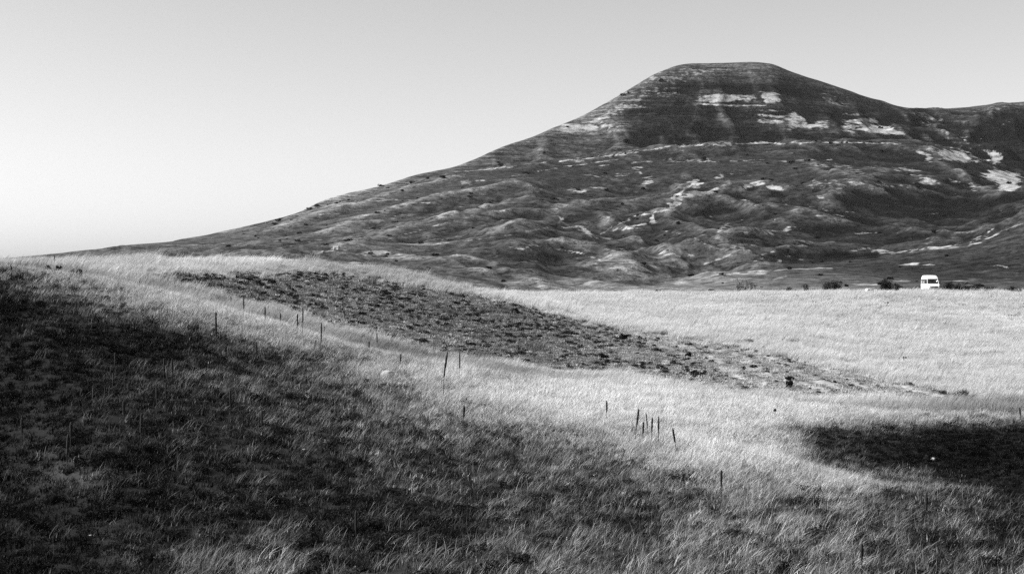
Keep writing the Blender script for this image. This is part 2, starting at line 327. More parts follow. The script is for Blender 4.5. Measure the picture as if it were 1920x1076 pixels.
# ------------------------------------------------------------------ ground and hills
nn = len(near_rows)
PY = HY - Z / YY * F
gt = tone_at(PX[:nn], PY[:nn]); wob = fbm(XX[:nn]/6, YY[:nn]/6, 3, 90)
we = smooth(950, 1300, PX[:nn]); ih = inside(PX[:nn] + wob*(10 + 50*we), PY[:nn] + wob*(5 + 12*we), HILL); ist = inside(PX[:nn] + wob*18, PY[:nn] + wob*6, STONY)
A0, B0 = np.array(place(1200, 628)[:2]), np.array(place(1425, 742)[:2]); DR = (B0 - A0) / np.linalg.norm(B0 - A0); NR = np.array([-DR[1], DR[0]])
def terr(x, y): return ((x - A0[0]) * NR[0] + (y - A0[1]) * NR[1]) / 3.1 + .35 * noise(x/14, y/14, 180)
tw = np.sin(2 * math.pi * terr(XX[:nn], YY[:nn]))
gt = np.where(~ih & (YY[:nn] > 92), np.maximum(gt, .7), gt)
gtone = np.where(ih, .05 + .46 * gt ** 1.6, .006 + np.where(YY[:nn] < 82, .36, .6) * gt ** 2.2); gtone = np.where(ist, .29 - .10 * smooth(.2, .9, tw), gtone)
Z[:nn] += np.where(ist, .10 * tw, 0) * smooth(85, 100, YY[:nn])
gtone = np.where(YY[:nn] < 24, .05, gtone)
V = np.stack([XX, YY, Z], -1)
ground = link('ground', mesh_np('ground', V[:nn].reshape(-1, 3), grid(nn, len(colpx)), ground_mat(), True, {'tone': gtone.ravel()}), kind='structure')
# hilltop behind the camera
bx, by = np.meshgrid(np.linspace(-140, 140, 71), np.linspace(-90, 6, 33))
bz = -1.72 - .155 * np.clip(by, 0, None) + fbm(bx/9, by/9, 3, 5) * .08 - np.where(by > 2.4, .25, 0)
link('hilltop_ground', mesh_np('hilltop_ground', np.stack([bx, by, bz], -1).reshape(-1, 3), grid(33, 71), ground.data.materials[0], True, {'tone': np.full(bx.size, .06)}), kind='structure')

FZ, FY, FX, FPX, FPY = Z[nn-1:], YY[nn-1:], XX[nn-1:], PX[nn-1:], PY[nn-1:]
# convexity: spur crests are worn pale, gullies hold scrub; lit crests and gully shade also painted in
lap = np.zeros_like(FZ); st = 5
sm = FZ.copy()
for _ in range(2):
    sm[st:-st] = (sm[:-2*st] + sm[2*st:] + sm[st:-st]) / 3; sm[:, st:-st] = (sm[:, :-2*st] + sm[:, 2*st:] + sm[:, st:-st]) / 3
cvx = np.clip((FZ - sm) / 1.8, -1, 1)
bare = np.full(FZ.shape, -.05) + .24 * np.clip(cvx, -.5, 1) * smooth(400, 500, FY)
dry = .026 + .030 * (1 - smooth(600, 1100, FPX)) 
dry = dry * (1 + 1.1 * np.clip(cvx, -.8, 1)) * (1 + 1.1 * CR[nn-1:])
dry = dry - .012 * smooth(1450, 1800, FPX) * smooth(520, 600, FY)
dry += .05 * (1 - smooth(380, 470, FY)) * (1 - .5 * smooth(1500, 1800, FPX)) + .05 * (1 - smooth(500, 640, FY)) * smooth(1000, 1100, FPX) * (1 - smooth(1300, 1500, FPX)) + .02 * smooth(1000, 1200, FPX) * (1 - smooth(450, 560, FY)) * (1 - smooth(1500, 1750, FPX))
fcone = cone[nn-1:]
dry -= .008 * fcone * smooth(1130, 1230, FPX)
dry += fcone * (.045 * (1 - smooth(1130, 1240, FPX + .5 * (FPY - 200))) * (1 - .6 * smooth(255, 275, FPY)) + .022 * smooth(170, 125, FPY) + .02 * smooth(1500, 1600, FPX) * smooth(215, 190, FPY))
wn1 = fbm(FX/22, FY/22, 4, 101); wn2 = fbm(FX/22, FY/22, 4, 111)
PWX, PWY = FPX + wn1 * 12, FPY + wn2 * 5 * (1 - .6 * fcone)
def patch(cx, cy, rx, ry, a=.9, ang=0.):
    global bare
    c, s = math.cos(R(ang)), math.sin(R(ang)); dx, dy = PWX - cx, PWY - cy
    u, v = (dx*c + dy*s) / rx, (-dx*s + dy*c) / ry; cy_ = cy
    if cy > 262 and cx < 1700: a = a * .88
    bare = np.maximum(bare, a * (1 - smooth(.5, 1.25, (np.abs(u)**3 + np.abs(v)**3) ** (1/3))))
def dark(cx, cy, rx, ry, a=.6, ang=0.):  # darkens scrub tone; black gully shading at right is painted this way
    global dry, bare
    c, s = math.cos(R(ang)), math.sin(R(ang)); dx, dy = PWX - cx, PWY - cy
    k = a * (1 - smooth(.6, 1.2, np.hypot((dx*c + dy*s) / rx, (-dx*s + dy*c) / ry))); dry = dry * (1 - k); bare = bare - k * .4
for a in [(1345,184,38,9),(1390,184,30,7,.7),(1446,183,20,12,.95),(1330,196,30,3,.6),(1400,198,60,3,.6),(1440,208,45,3,.6),(1450,218,40,3,.7),(1440,228,35,6,.7),(1490,226,16,20,.8,-25),(1515,237,28,6,.75),
          (1545,235,20,10,.6),(1645,243,42,9,.95,8),(1620,228,30,8,.7),(1600,215,40,3,.5),(1560,190,30,4,.5,20),(1590,240,16,12,.6,40),(1665,248,30,5,.9,5),(1560,180,40,2,.5,12),
          (1085,240,40,9,.85),(1125,222,40,7,.6,-20),(1160,205,35,8,.55,-25),(1150,235,40,6,.55),(1190,195,20,14,.5,-30),(1060,244,20,6,.8),(1230,175,60,12,.36),(1290,135,90,8,.34),(1250,150,50,10,.36),
          (1735,292,22,5,.75,35),(1795,293,38,11,.95,8),(1760,285,30,4,.6,25),(1830,302,18,4,.7),(1860,295,20,11,1.1,30),(1850,283,10,5,.7),(1880,331,38,12,1.1,5),(1890,345,22,10,1,-8),(1862,320,8,8,.8),(1905,335,12,8,.9),
          (1745,340,24,7,.8,8),(1730,332,22,3,.7),(1822,350,18,6,.6,30),(1790,345,14,4,.55,30),(1420,343,14,5,.95,-12),(1452,352,20,7,.95,15),(1400,350,20,5,.6),(1310,365,38,6,.8,-12),(1335,358,20,4,.8,-12),
          (1275,372,12,5,.95,40),(1268,380,10,4,.95,-30),(1305,345,10,6,.9,-30),(1290,350,12,4,.7,-35),(1350,332,28,3,.65,-18),(1215,340,18,5,.65,-40),(1198,318,8,6,.7,-50),(1160,330,24,4,.5),(1080,356,20,4,.75),(1118,353,16,4,.65),
          (1120,330,20,3,.5),(1220,412,8,6,.9,-60),(1205,420,26,3,.8,-12),(1170,430,26,2.5,.6,-14),(1100,430,22,3,.75,25),(1075,425,22,3.5,.75,-10),(1148,410,6,6,.8,30),(1112,440,10,3,.6,45),(1050,412,10,3,.6,60),
          (1365,425,16,6,.6),(1350,432,6,4,.75),(1440,435,20,7,.5),(1475,430,10,6,.6),(1395,440,20,8,.45),(1270,300,40,2.5,.5),(1320,302,40,2,.55),(1360,270,120,1.6,.6,-1),(1500,268,130,1.6,.55),(1220,279,70,1.8,.6,-8),(1120,296,60,2,.55,-8),
          (1540,310,50,6,.5,6),(1590,318,40,5,.55,12),(1480,300,30,3,.5),(1640,312,30,3,.5),(1700,318,30,4,.55,5),(1560,345,60,8,.42),(1620,345,40,4,.6,8),(1540,370,30,4,.5,15),(1690,350,20,3,.6,12),(1660,352,16,4,.6),
          (1870,205,20,3,.5,-20),(1770,245,60,4,.45,22),(1740,220,50,3,.4,15),(1800,262,40,3,.5,25),(1830,260,50,2,.4,-35),(870,341,14,3,.7),(905,339,16,3,.6),(795,380,14,3,.8),(830,362,30,2,.5,-12),(760,405,30,5,.45),(745,409,10,3,.5),
          (690,377,60,2,.5,-2),(625,400,36,1.8,.7),(660,368,20,3,.4,-10),(640,392,50,2,.4,-8),(620,468,34,5,.8,-18),(580,473,40,3,.6),(700,475,36,4.5,.75),(740,480,30,3,.6),(690,500,36,5,.75),(670,495,30,4,.6),
          (790,452,50,2,.6,-12),(850,446,50,2,.55,-10),(980,461,40,2,.75,0),(1000,466,30,1.6,.7,20),(1060,474,30,2,.6,25),(920,480,16,2,.5,20),(1120,495,12,5,.6,-40),(1165,470,40,2,.5,-3),(1240,474,20,5,.55),(1285,478,30,4,.55),(1180,500,40,12,.4),
          (1320,492,24,2,.7,-12),(1315,495,12,2,.8),(1350,480,30,2,.7,-14),(1390,465,30,5,.55,-6),(1430,488,20,2,.7,-14),(1455,490,8,4,.7),(1470,482,20,4,.5),(1500,462,30,4,.55),(1600,470,34,2.6,.65,-8),(1650,472,18,3,.7),
          (1745,466,30,2.2,.75,-4),(1790,462,18,2,.7,-8),(1830,450,22,1.6,.7,-32),(1870,428,40,2,.6,-35),(1690,474,30,2.5,.7,-6),(1700,495,24,1.6,.6,-6),(1740,495,16,1.3,.6),(1880,502,24,1.6,.6,15),(1400,510,50,1.6,.75,-4),(1330,516,40,2,.6,-6),
          (1460,520,16,2.2,.7,-10),(1420,526,26,2,.6,-6),(1280,530,20,5,.55,-10),(1690,528,26,2.4,.65),(1850,522,50,3.4,.5),(1800,528,40,4,.55),(1630,533,40,3,.6),(1270,540,60,3,.35),(1080,540,60,3,.42),(1100,532,20,3,.5,-15),
          (960,545,40,4,.4),(1010,535,22,6,.45,20),(1000,545,30,3,.4)]: patch(*a)
for a in [(1260,228,100,32,.6),(1400,245,80,18,.65),(1515,205,26,28,.5,-40),(1400,160,70,6,.3),(1900,270,90,60,.8),(1860,240,60,16,.6,-30),(1600,290,140,14,.35),(1640,380,90,22,.65),(1760,390,100,26,.75),(1850,385,60,20,.65),
          (1500,380,60,12,.3),(1300,460,40,16,.5,20),(1090,510,70,12,.55,12),(1200,530,40,8,.6),(980,500,60,10,.4,12),(920,530,40,6,.5,20),(940,515,26,4,.6,20),(1560,480,50,7,.6),(1480,478,46,6,.5),(1612,483,46,2.6,.9,-9),(1600,430,90,14,.45),
          (1350,500,26,3,.6),(1740,440,60,6,.5),(1800,520,120,10,.25),(1840,500,60,8,.35),(1700,505,60,6,.2),(500,465,110,7,.5),(580,455,60,6,.5,-6),(800,395,28,9,.6,-20),(590,430,30,4,.5),(550,440,30,4,.5),(1320,396,60,8,.35),
          (1080,475,40,8,.5,14),(840,520,60,8,.35),(1905,370,30,12,.6)]: dark(*a)
def line(pts, wd, a=1.25, brk=.5):
    global bare
    d = seg_dist(FPX + wn1 * 3, (FPY + wn2 * 1.2) * 1.0, pts); bare = np.maximum(bare, (a * .72 - .7 * np.clip(wn1, 0, 1) + .12 * wn2) * (1 - smooth(wd * .5, wd * 1.6, d)))
for pl, wd, a in [([(870,322),(1000,308),(1130,294),(1250,277),(1340,271),(1480,268),(1600,268),(1690,270)],1.3,.95),([(1120,312),(1220,303),(1330,304),(1420,300),(1560,300)],1.1,.75),([(960,330),(1060,312),(1160,300)],1.0,.7),
  ([(1300,343),(1282,358),(1262,368),(1268,376),(1276,381),(1262,389),(1238,396)],2.2,1.3),([(1222,402),(1227,411),(1214,419),(1180,427),(1150,432)],2.0,1.15),([(1238,396),(1190,405),(1150,425),(1120,445)],1.6,.85),
  ([(1918,418),(1880,432),(1850,449),(1815,461),(1760,464),(1700,470),(1640,477)],1.4,1.0),([(1345,516),(1420,510),(1500,504),(1560,503)],1.5,.95),([(960,461),(1010,462),(1080,473),(1140,492),(1185,515)],1.6,.85),
  ([(770,464),(830,456),(900,448),(960,440),(1040,424)],1.5,.75),([(640,470),(720,450),(800,428),(880,408),(960,392)],1.4,.65),([(560,405),(620,399),(660,400)],1.4,.9),([(690,378),(740,375),(790,376)],1.2,.75),
  ([(1045,405),(1055,416),(1072,424),(1110,440)],1.8,.95),([(1240,432),(1290,441),(1340,468)],1.6,.75),([(1320,494),(1360,483),(1420,465)],1.6,.95),([(1400,492),(1425,478),(1450,472)],1.6,.95),([(1800,470),(1860,500),(1915,520)],1.0,.5),
  ([(1760,300),(1800,285),(1850,255),(1905,215)],1.3,.6),([(1480,410),(1560,402),(1640,412)],1.1,.6),([(1360,372),(1440,378),(1530,392),(1600,398)],1.2,.7),([(1500,430),(1580,440),(1660,436)],1.1,.6),([(500,470),(560,458),(640,440),(700,425)],1.2,.6)]: line(pl, wd, a)
dry = np.clip(dry, .005, .3)
hv = V[nn-1:].reshape(-1, 3)
hills = link('hills', mesh_np('hills', hv, grid(len(far_rows), len(colpx)), hill_mat(), True, {'bare': bare.ravel(), 'dry': dry.ravel(), 'cone': fcone.ravel()}), kind='structure')

# ------------------------------------------------------------------ plants: clumps of separate blades
def blades(n, R0, h0, h1, wid, lean, spread, seg=3, seedhead=0., var=0.):
    """n curved blades rooted in a disc; lean = downwind bend in metres per metre"""
    a = rng.uniform(0, 2*math.pi, n); r = R0 * np.sqrt(rng.uniform(0, 1, n)); b = np.stack([r*np.cos(a), r*np.sin(a), np.full(n, -.03)], -1)
    h = rng.uniform(h0, h1, n); az = rng.uniform(0, 2*math.pi, n); sp = rng.uniform(.2, 1, n) * spread
    dx = np.cos(az) * sp + lean * rng.uniform(.5, 1.4, n); dy = np.sin(az) * sp + rng.normal(0, .1, n) * lean
    fa = rng.uniform(0, math.pi, n); wv = np.stack([np.cos(fa), np.sin(fa), np.zeros(n)], -1) * wid * rng.uniform(.6, 1.3, n)[:, None]
    Vs, Fs, k = [], [], 0
    lv = np.linspace(0, 1, seg + 1)
    for t in lv:
        up = h * (t - .32 * t*t * np.hypot(dx, dy).clip(0, 1.5) * .8)
        c = b + np.stack([dx * h * t**1.7, dy * h * t**1.7, up], -1)
        ww = (1 - t) ** .6 if not seedhead else (.45 + (seedhead if .55 < t < .99 else 0)) * (t < 1)
        if t == 1: Vs.append(c[:, None, :])
        else: Vs.append(np.stack([c - wv * ww / 2, c + wv * ww / 2], 1))
    V = np.concatenate(Vs, 1); per = V.shape[1]; base = (np.arange(n) * per)[:, None]
    F = []
    for s in range(seg - 1):
        q = np.array([2*s, 2*s+1, 2*s+3, 2*s+2]); F.append(base + q)
    T = base + np.array([2*(seg-1), 2*(seg-1)+1, 2*seg])
    bv = np.repeat(rng.uniform(.55, 1.25, n) * np.where(rng.uniform(size=n) < .12, .4, 1) * np.clip(np.exp(rng.normal(0, 1, n) * var - var * .3), 0, 3.5), per)
    return V.reshape(-1, 3), [tuple(f) for q in F for f in q] + [tuple(f) for f in T], bv
def leafball(n, rx, rz, leaf, lumps=5):
    """small leaves through a lumpy low dome"""
    lc = np.stack([rng.uniform(-.6, .6, lumps)*rx, rng.uniform(-.6, .6, lumps)*rx, rng.uniform(.2, .75, lumps)*rz], -1); lr = rng.uniform(.3, .55, lumps)
    k = rng.integers(0, lumps, n); d = rng.normal(size=(n, 3)); d /= np.linalg.norm(d, axis=1)[:, None]
    c = lc[k] + d * (rng.uniform(.4, 1, n) ** .5 * lr[k])[:, None] * np.array([rx, rx, rz]); c[:, 2] = np.abs(c[:, 2])
    u = rng.normal(size=(n, 3)); u /= np.linalg.norm(u, axis=1)[:, None]; v = np.cross(u, rng.normal(size=(n, 3))); v /= np.linalg.norm(v, axis=1)[:, None]
    s = leaf * rng.uniform(.6, 1.4, n)[:, None]
    V = np.stack([c - u*s, c + v*s*.45, c + u*s, c - v*s*.45], 1).reshape(-1, 3)
    return V, np.arange(n*4).reshape(n, 4), np.repeat(rng.uniform(.5, 1.5, n), 4)
proto_col = {}
def protos(name, m, makers):
    c = bpy.data.collections.new(name)
    for i, f in enumerate(makers):
        V, Fc, bv = f(); me = mesh_np(f'{name}_clump', V, Fc, m, False, {'bv': bv})
        o = bpy.data.objects.new(f'{name}_{i:02d}', me); c.objects.link(o)
    return c
G_LONG = protos('long_grass_clump', M_BLADE, [lambda: blades(24, .26, .12, .44, .0105, .52, .55, 3, .25, .45)] * 9)
G_FIELD = protos('field_grass_clump', M_FIELD, [lambda: blades(120, .50, .26, .66, .022, .6, .2, 2)] * 5)
G_SHORT = protos('short_turf_clump', M_BLADE, [lambda: blades(110, .42, .05, .17, .026, .30, .7, 2, 0, .7)] * 5)
G_TURF = protos('fine_turf_clump', M_BLADE, [lambda: blades(34, .17, .04, .18, .019, .30, .8, 2, 0, .95)] * 7)
G_CUSH = protos('cushion_clump', M_SCRUB, [lambda: leafball(150, .15, .11, .017)] * 5 + [lambda: blades(70, .08, .08, .22, .010, .2, .9, 2)] * 3)
G_SCRUB = protos('scrub_clump', M_SCRUB, [lambda: leafball(420, .30, .17, .022)] * 4 + [lambda: blades(230, .16, .10, .26, .014, .2, .9, 2)] * 2)

def scatter(name, coll, px, y, tone, scl, tilt=.08, **props):
    x = (px - CX) / F * y; z = zlook(Z, px, y); n = len(px)
    rot = np.stack([rng.normal(0, tilt, n), rng.normal(0, tilt, n), rng.normal(0, .5, n)], -1)
    sc = np.stack([scl * rng.uniform(.85, 1.2, n), scl * rng.uniform(.85, 1.2, n), scl * rng.uniform(.7, 1.25, n)], -1)
    me = mesh_np(name, np.stack([x, y, z], -1), [], None, False, {'tone': tone, 'rot': rot, 'scl': sc, 'pick': rng.integers(0, 1000, n).astype(float)})
    o = link(name, me, None, None, kind='stuff', **props)
    ng = bpy.data.node_groups.new(name, 'GeometryNodeTree'); ng.interface.new_socket('Geometry', in_out='INPUT', socket_type='NodeSocketGeometry'); ng.interface.new_socket('Geometry', in_out='OUTPUT', socket_type='NodeSocketGeometry')
    gi, go = ng.nodes.new('NodeGroupInput'), ng.nodes.new('NodeGroupOutput'); ip = ng.nodes.new('GeometryNodeInstanceOnPoints')
    ci = ng.nodes.new('GeometryNodeCollectionInfo'); ci.inputs[0].default_value = coll; ci.inputs['Separate Children'].default_value = True; ci.inputs['Reset Children'].default_value = True
    def na(nm, ty):
        a = ng.nodes.new('GeometryNodeInputNamedAttribute'); a.data_type = ty; a.inputs[0].default_value = nm; return a.outputs[0]
    L = ng.links.new; L(gi.outputs[0], ip.inputs['Points']); L(ci.outputs[0], ip.inputs['Instance']); ip.inputs['Pick Instance'].default_value = True
    L(na('pick', 'FLOAT'), ip.inputs['Instance Index']); L(na('scl', 'FLOAT_VECTOR'), ip.inputs['Scale'])
    e = ng.nodes.new('FunctionNodeEulerToRotation'); L(na('rot', 'FLOAT_VECTOR'), e.inputs[0]); L(e.outputs[0], ip.inputs['Rotation']); L(ip.outputs[0], go.inputs[0])
    md = o.modifiers.new('clumps', 'NODES'); md.node_group = ng
    return o
def sample(dens, y0, y1, pad=None):
    """points spread evenly over the ground between two distances"""
    pad = pad or (430 if y1 < 100 else 260)
    u0, u1 = (-pad - CX) / F, (1920 + pad - CX) / F
    n = int(dens * (u1 - u0) * (y1*y1 - y0*y0) / 2); y = np.sqrt(rng.uniform(y0*y0, y1*y1, n)); px = rng.uniform(u0, u1, n) * F + CX
    py = HY - zlook(Z, px, y) / y * F; x = (px - CX) / F * y
    return px, y, py, x
def info(px, y, py, x):
    wb = fbm(x/6, y/6, 3, 90); t = tone_at(px + wb*14, py + wb*8); e = smooth(950, 1300, px); j = rng.normal(0, 1, len(px)); h = inside(px + wb*10 + (wb*34 + j*14)*e, py + (wb + j*.6)*5 + (wb*8 + j*5)*e, HILL) & (y > 78); s = inside(px + wb*18, py + wb*6, STONY) & (y > 78)
    t = np.where(~h & (y > 92), np.maximum(t, np.where(px > 880, .82, .66)), t); return t, h, s
# long dry grass, near
px, y, py, x = sample(44, 24, 95); t, h, s = info(px, y, py, x)
streak = fbm(x/1.1, y/1.5, 3, 120); prob = np.clip(1.5 * t ** 2.1, .03, 1) * (.25 + 1.1 * smooth(-.5, .6, streak + t * 1.3 - .5)); prob = np.where(h | s, .02, prob)
k = rng.uniform(size=len(px)) < prob
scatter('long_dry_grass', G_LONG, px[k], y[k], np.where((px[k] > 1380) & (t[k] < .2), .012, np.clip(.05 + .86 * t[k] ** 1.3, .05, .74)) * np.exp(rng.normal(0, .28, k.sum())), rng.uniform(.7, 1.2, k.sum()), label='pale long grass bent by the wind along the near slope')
# field grass
for nm, d, a, b, sz in (('field_grass', 6, 80, 150, 1.0), ('far_field_grass', 3.6, 150, 268, 1.15)):
    px, y, py, x = sample(d, a, b); t, h, s = info(px, y, py, x)
    if a == 80:
        prob = np.where(h, .006, np.where(s, .004, np.clip(t * 1.5 - .1, .1, 1)))
        prob = np.where((y < 90) & ~h & ~s, prob, prob)
    else: prob = np.where(h, .006, np.where(s, .004, 1.))
    k = rng.uniform(size=len(px)) < prob
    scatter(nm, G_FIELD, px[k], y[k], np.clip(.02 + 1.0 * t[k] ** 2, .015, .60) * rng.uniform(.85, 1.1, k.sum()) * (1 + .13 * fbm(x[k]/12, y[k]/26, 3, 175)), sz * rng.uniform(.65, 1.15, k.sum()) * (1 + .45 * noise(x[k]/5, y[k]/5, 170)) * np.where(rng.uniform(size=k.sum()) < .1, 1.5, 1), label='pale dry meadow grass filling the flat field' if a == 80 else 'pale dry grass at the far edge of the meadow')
# short turf everywhere near, on the hill and on the stony ground
px, y, py, x = sample(22, 24, 84); t, h, s = info(px, y, py, x)
k = rng.uniform(size=len(px)) < .9
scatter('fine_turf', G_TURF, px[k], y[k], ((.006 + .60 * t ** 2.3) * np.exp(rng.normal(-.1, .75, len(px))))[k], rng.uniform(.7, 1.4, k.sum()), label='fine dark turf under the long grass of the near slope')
cl = fbm(x/.8, y/1.1, 3, 141); cl2 = fbm(x/6, y/6, 2, 151)
px, y, py, x = sample(16, 24, 84); t, h, s = info(px, y, py, x); cl = fbm(x/.8, y/1.1, 3, 141); cl2 = fbm(x/6, y/6, 2, 151)
k = rng.uniform(size=len(px)) < np.clip(1 - 1.5 * t, 0, .9) * smooth(-.3, .4, cl + cl2 * .5)
scatter('low_cushion_scrub', G_CUSH, px[k], y[k], np.clip(.006 + .05 * t[k], .007, .05) * np.exp(rng.normal(0, .5, k.sum())), rng.uniform(.7, 1.9, k.sum()), label='small dark cushions of scrub on the near slope')
px, y, py, x = sample(9, 84, 175); t, h, s = info(px, y, py, x)
prob = np.where(h, .9, np.where(s, .25, np.where(y < 80, .85, .25))) * smooth(-1.6, -.2, fbm(x/2.2, y/2.2, 3, 130) + .1)
k = rng.uniform(size=len(px)) < prob
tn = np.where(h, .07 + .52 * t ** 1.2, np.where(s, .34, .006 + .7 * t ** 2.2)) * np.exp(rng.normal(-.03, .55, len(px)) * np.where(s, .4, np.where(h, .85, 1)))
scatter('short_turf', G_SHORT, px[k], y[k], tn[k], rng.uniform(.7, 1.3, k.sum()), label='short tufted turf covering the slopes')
# low dark scrub
px, y, py, x = sample(6.5, 84, 172); t, h, s = info(px, y, py, x)
cl = fbm(x/np.where(h, .9, 1.6), y/np.where(h, 1.6, 2.4), 3, 140); cl2 = fbm(x/7, y/7, 2, 150)
prob = np.where(h, (.55 + .4 * smooth(900, 400, px)) * smooth(.02, .4, cl + .45 * fbm(x/7, y/9, 2, 155)), np.where(s, .015, np.clip(.9 - 1.55 * t, 0, .85) * smooth(-.35, .35, cl + cl2 * .5) * (y < 80)))
k = rng.uniform(size=len(px)) < prob
scatter('dark_scrub', G_SCRUB, px[k], y[k], np.clip(.006 + .02 * t[k], .007, .05) * np.exp(rng.normal(0, .35, k.sum())), rng.uniform(.45, 1.3, k.sum()) * np.where(h[k], 1.15, 1), label='low dark scrub cushions dotted over the slopes')

px, y, py, x = sample(5, 85, 175); t, h, s = info(px, y, py, x)
k = s & (rng.uniform(size=len(px)) < .55 * smooth(.55, .95, np.sin(2 * math.pi * terr(x, y))) * smooth(0, .5, fbm(x/3, y/3, 3, 190)))
scatter('terrace_scrub', G_SCRUB, px[k], y[k], np.clip(.03 * np.exp(rng.normal(0, .8, k.sum())), .01, .2), rng.uniform(.35, 1.05, k.sum()), label='tiny dark scrub in rows along the stony terraces')

# ------------------------------------------------------------------ single plants
def tube(pts, rad, sides=6):
    pts = np.asarray(pts, float); V, Fc = [], []
    for i, p in enumerate(pts):
        a = np.arange(sides) * 2*math.pi/sides + i * .3
        V.append(p + np.stack([np.cos(a)*rad[i], np.sin(a)*rad[i], np.zeros(sides)], -1))
    for i in range(len(pts) - 1):
        for j in range(sides): Fc.append((i*sides+j, i*sides+(j+1) % sides, (i+1)*sides+(j+1) % sides, (i+1)*sides+j))
    Fc.append(tuple(range((len(pts)-1)*sides, len(pts)*sides)))
    return np.concatenate(V), Fc
def stalk(px, py, hpx, label, lean=0., thick=1., bend=0., branch=False):
    x, y, z = place(px, py); h = hpx / F * y
    grass_h = .12; h = h + grass_h
    t = thing('mullein_stalk', label, 'dead plant', (x, y, z - .04), 'dead mullein stalks standing in the grass')
    def at(s): return np.array([(lean * s + bend * s * (1 - s) * 2) * h, .03 * math.sin(s * 5) * h * .3, s * h])
    V, Fc = tube([at(s) for s in (0, .2, .4, .6)], np.array([.011, .010, .009, .010]) * thick * 1.1); link('stem', mesh_np('stem', V, Fc, M_STALK), t)
    ss = np.linspace(.48, 1, 15); rr = np.array([.013 + .020 * math.sin(math.pi * min(1, (s - .44) / .62)) ** .7 + rng.uniform(-.005, .006) for s in ss]); rr[-1] = .004
    V, Fc = tube([at(s) for s in ss], rr * thick, 7); V += rng.normal(0, .002, V.shape); link('seed_head', mesh_np('seed_head', V, Fc, M_STALK), t)
    if branch:
        p = [at(.42), at(.42) + [-.05, 0, .02], at(.42) + [-.09, 0, -.04], at(.42) + [-.10, 0, -.25]]
        V, Fc = tube(p, [.012, .014, .010, .004]); link('side_branch', mesh_np('side_branch', V, Fc, M_STALK), t)
        p = [at(.6), at(.75) + [.035, 0, 0], at(.97) + [.02, 0, 0]]; V, Fc = tube(p, [.012, .012, .004]); link('side_branch', mesh_np('side_branch', V, Fc, M_STALK), t)
    return t
def thing(name, label, cat, loc, group=None):
    o = bpy.data.objects.new(name, None); COL.objects.link(o); o.location = loc; o.empty_display_size = .2
    o['label'] = label; o['category'] = cat
    if group: o['group'] = group
    return o
for a in [(102,503,24,'dark stalk on the left skyline beside small black bushes'),(21,518,16,'faint short stalk near the left edge just under the skyline'),(273,541,21,'short stalk standing before the dark tussocks at upper left',),
 (290,630,20,'short stalk low in the pale band left of the tall spike'),(433,583,25,'leftmost stalk where the pale band meets the dark hill',),(457,601,45,'tall thin stalk second from left along the edge of the dark hill'),
 (469,593,15,'tiny stalk beside a black clump at the dark hill edge'),(497,613,35,'stalk in mid pale band with its top against the dark hill'),(503,592,17,'short stalk just behind the stalk in mid pale band'),
 (526,613,24,'left stalk of a close short pair in the pale band'),(530,612,16,'right and shorter stalk of a close pair in the pale band'),(557,631,40,'stalk in front and left of the taller dark one at the hill edge',.02),
 (567,634,55,'tall dark stalk of a pair at the dark hill edge',.02),(575,594,13,'tiny stalk right of the tall pair at the hill edge'),(405,672,84,'tallest thick spike alone on the upper left slope',0,1.15),
 (352,674,20,'short leaning stalk on the dark slope left of the tallest spike',.2),(414,690,32,'thin stalk just below the tallest spike among dark clumps'),(481,682,36,'thin stalk on the dark slope below the pale band'),
 (601,670,62,'tall spike with a long bare stem at the right of the pale band',.03),(608,636,22,'short stalk close behind the tall bare stemmed spike'),(636,640,12,'very small stalk at the edge of the dark hill'),
 (692,662,20,'left short stalk of two against the dark hill foot'),(707,662,36,'right taller stalk of two against the dark hill foot'),(749,690,24,'short crooked stalk in grass left of the branched stalk',.1),
 (831,750,88,'tall crooked stalk with a small side branch in the centre',.09,1.2,-.05,True),(862,718,56,'straight thin stalk right of the tall crooked one'),(869,802,38,'thick stubby stalk on the near slope below centre',.03,1.2),
 (1138,792,38,'lone spike left of the row of stalks in pale grass',-.01,1.1),(1190,828,58,'tallest leftmost spike of the row in pale grass',.12,1.15),(1205,834,40,'short thick spike second in the row in pale grass',.03,1.1),
 (1216,826,48,'thin leaning stalk third in the row in pale grass',-.08,.7),(1221,834,48,'spike fourth in the row in pale grass',.04),(1234,836,52,'straight spike last of the close row in pale grass',.02),
 (1270,852,46,'spike tilting left set apart right of the row',-.17,1.1),(1352,938,52,'lone dark stalk on the lower slope left of the black hollow',.01),(1737,984,56,'lone stalk near the lower right corner below the hollow'),
 (1616,1072,46,'thin stalk at the bottom edge right of centre'),(1915,792,26,'thick short stalk cut by the right edge above the hollow',-.12,1.3),(132,842,46,'right stalk of the dark pair at lower left',.03,1.2),
 (124,884,66,'left and lower stalk of the dark pair at lower left',.06,1.2),(41,834,46,'stalk nearest the left edge in the dark slope'),(232,800,44,'thin stalk in the dark slope right of the dark pair'),
 (263,842,62,'thick stalk on the dark slope below the left trio',.04,1.2),(294,782,58,'left stalk of the trio on the dark slope'),(311,774,52,'lower right stalk of the trio on the dark slope',0,.8),
 (306,737,62,'top stalk of the trio on the dark slope',.03),(323,720,44,'thin stalk right of the trio on the dark slope'),(432,784,50,'lone stalk in the middle of the dark left slope'),
 (491,820,46,'stalk above a dark clump on the lower left slope'),(216,705,40,'faint stalk on the dark slope above the left trio'),(667,1034,72,'tall thin stalk near the bottom left of centre',.01,.8)]: stalk(*a)
# fallen dark stick
x, y, z = place(960, 728); V, Fc = tube([(-.28, 0, .62), (-.1, .02, .42), (.02, .02, .28), (.12, .03, .02)], [.006, .009, .009, .008])
link('broken_stalk', mesh_np('broken_stalk', V, Fc, M_STALK), None, (x, y, z), label='thin broken dark stalk tilting left in pale central grass', category='dead plant')

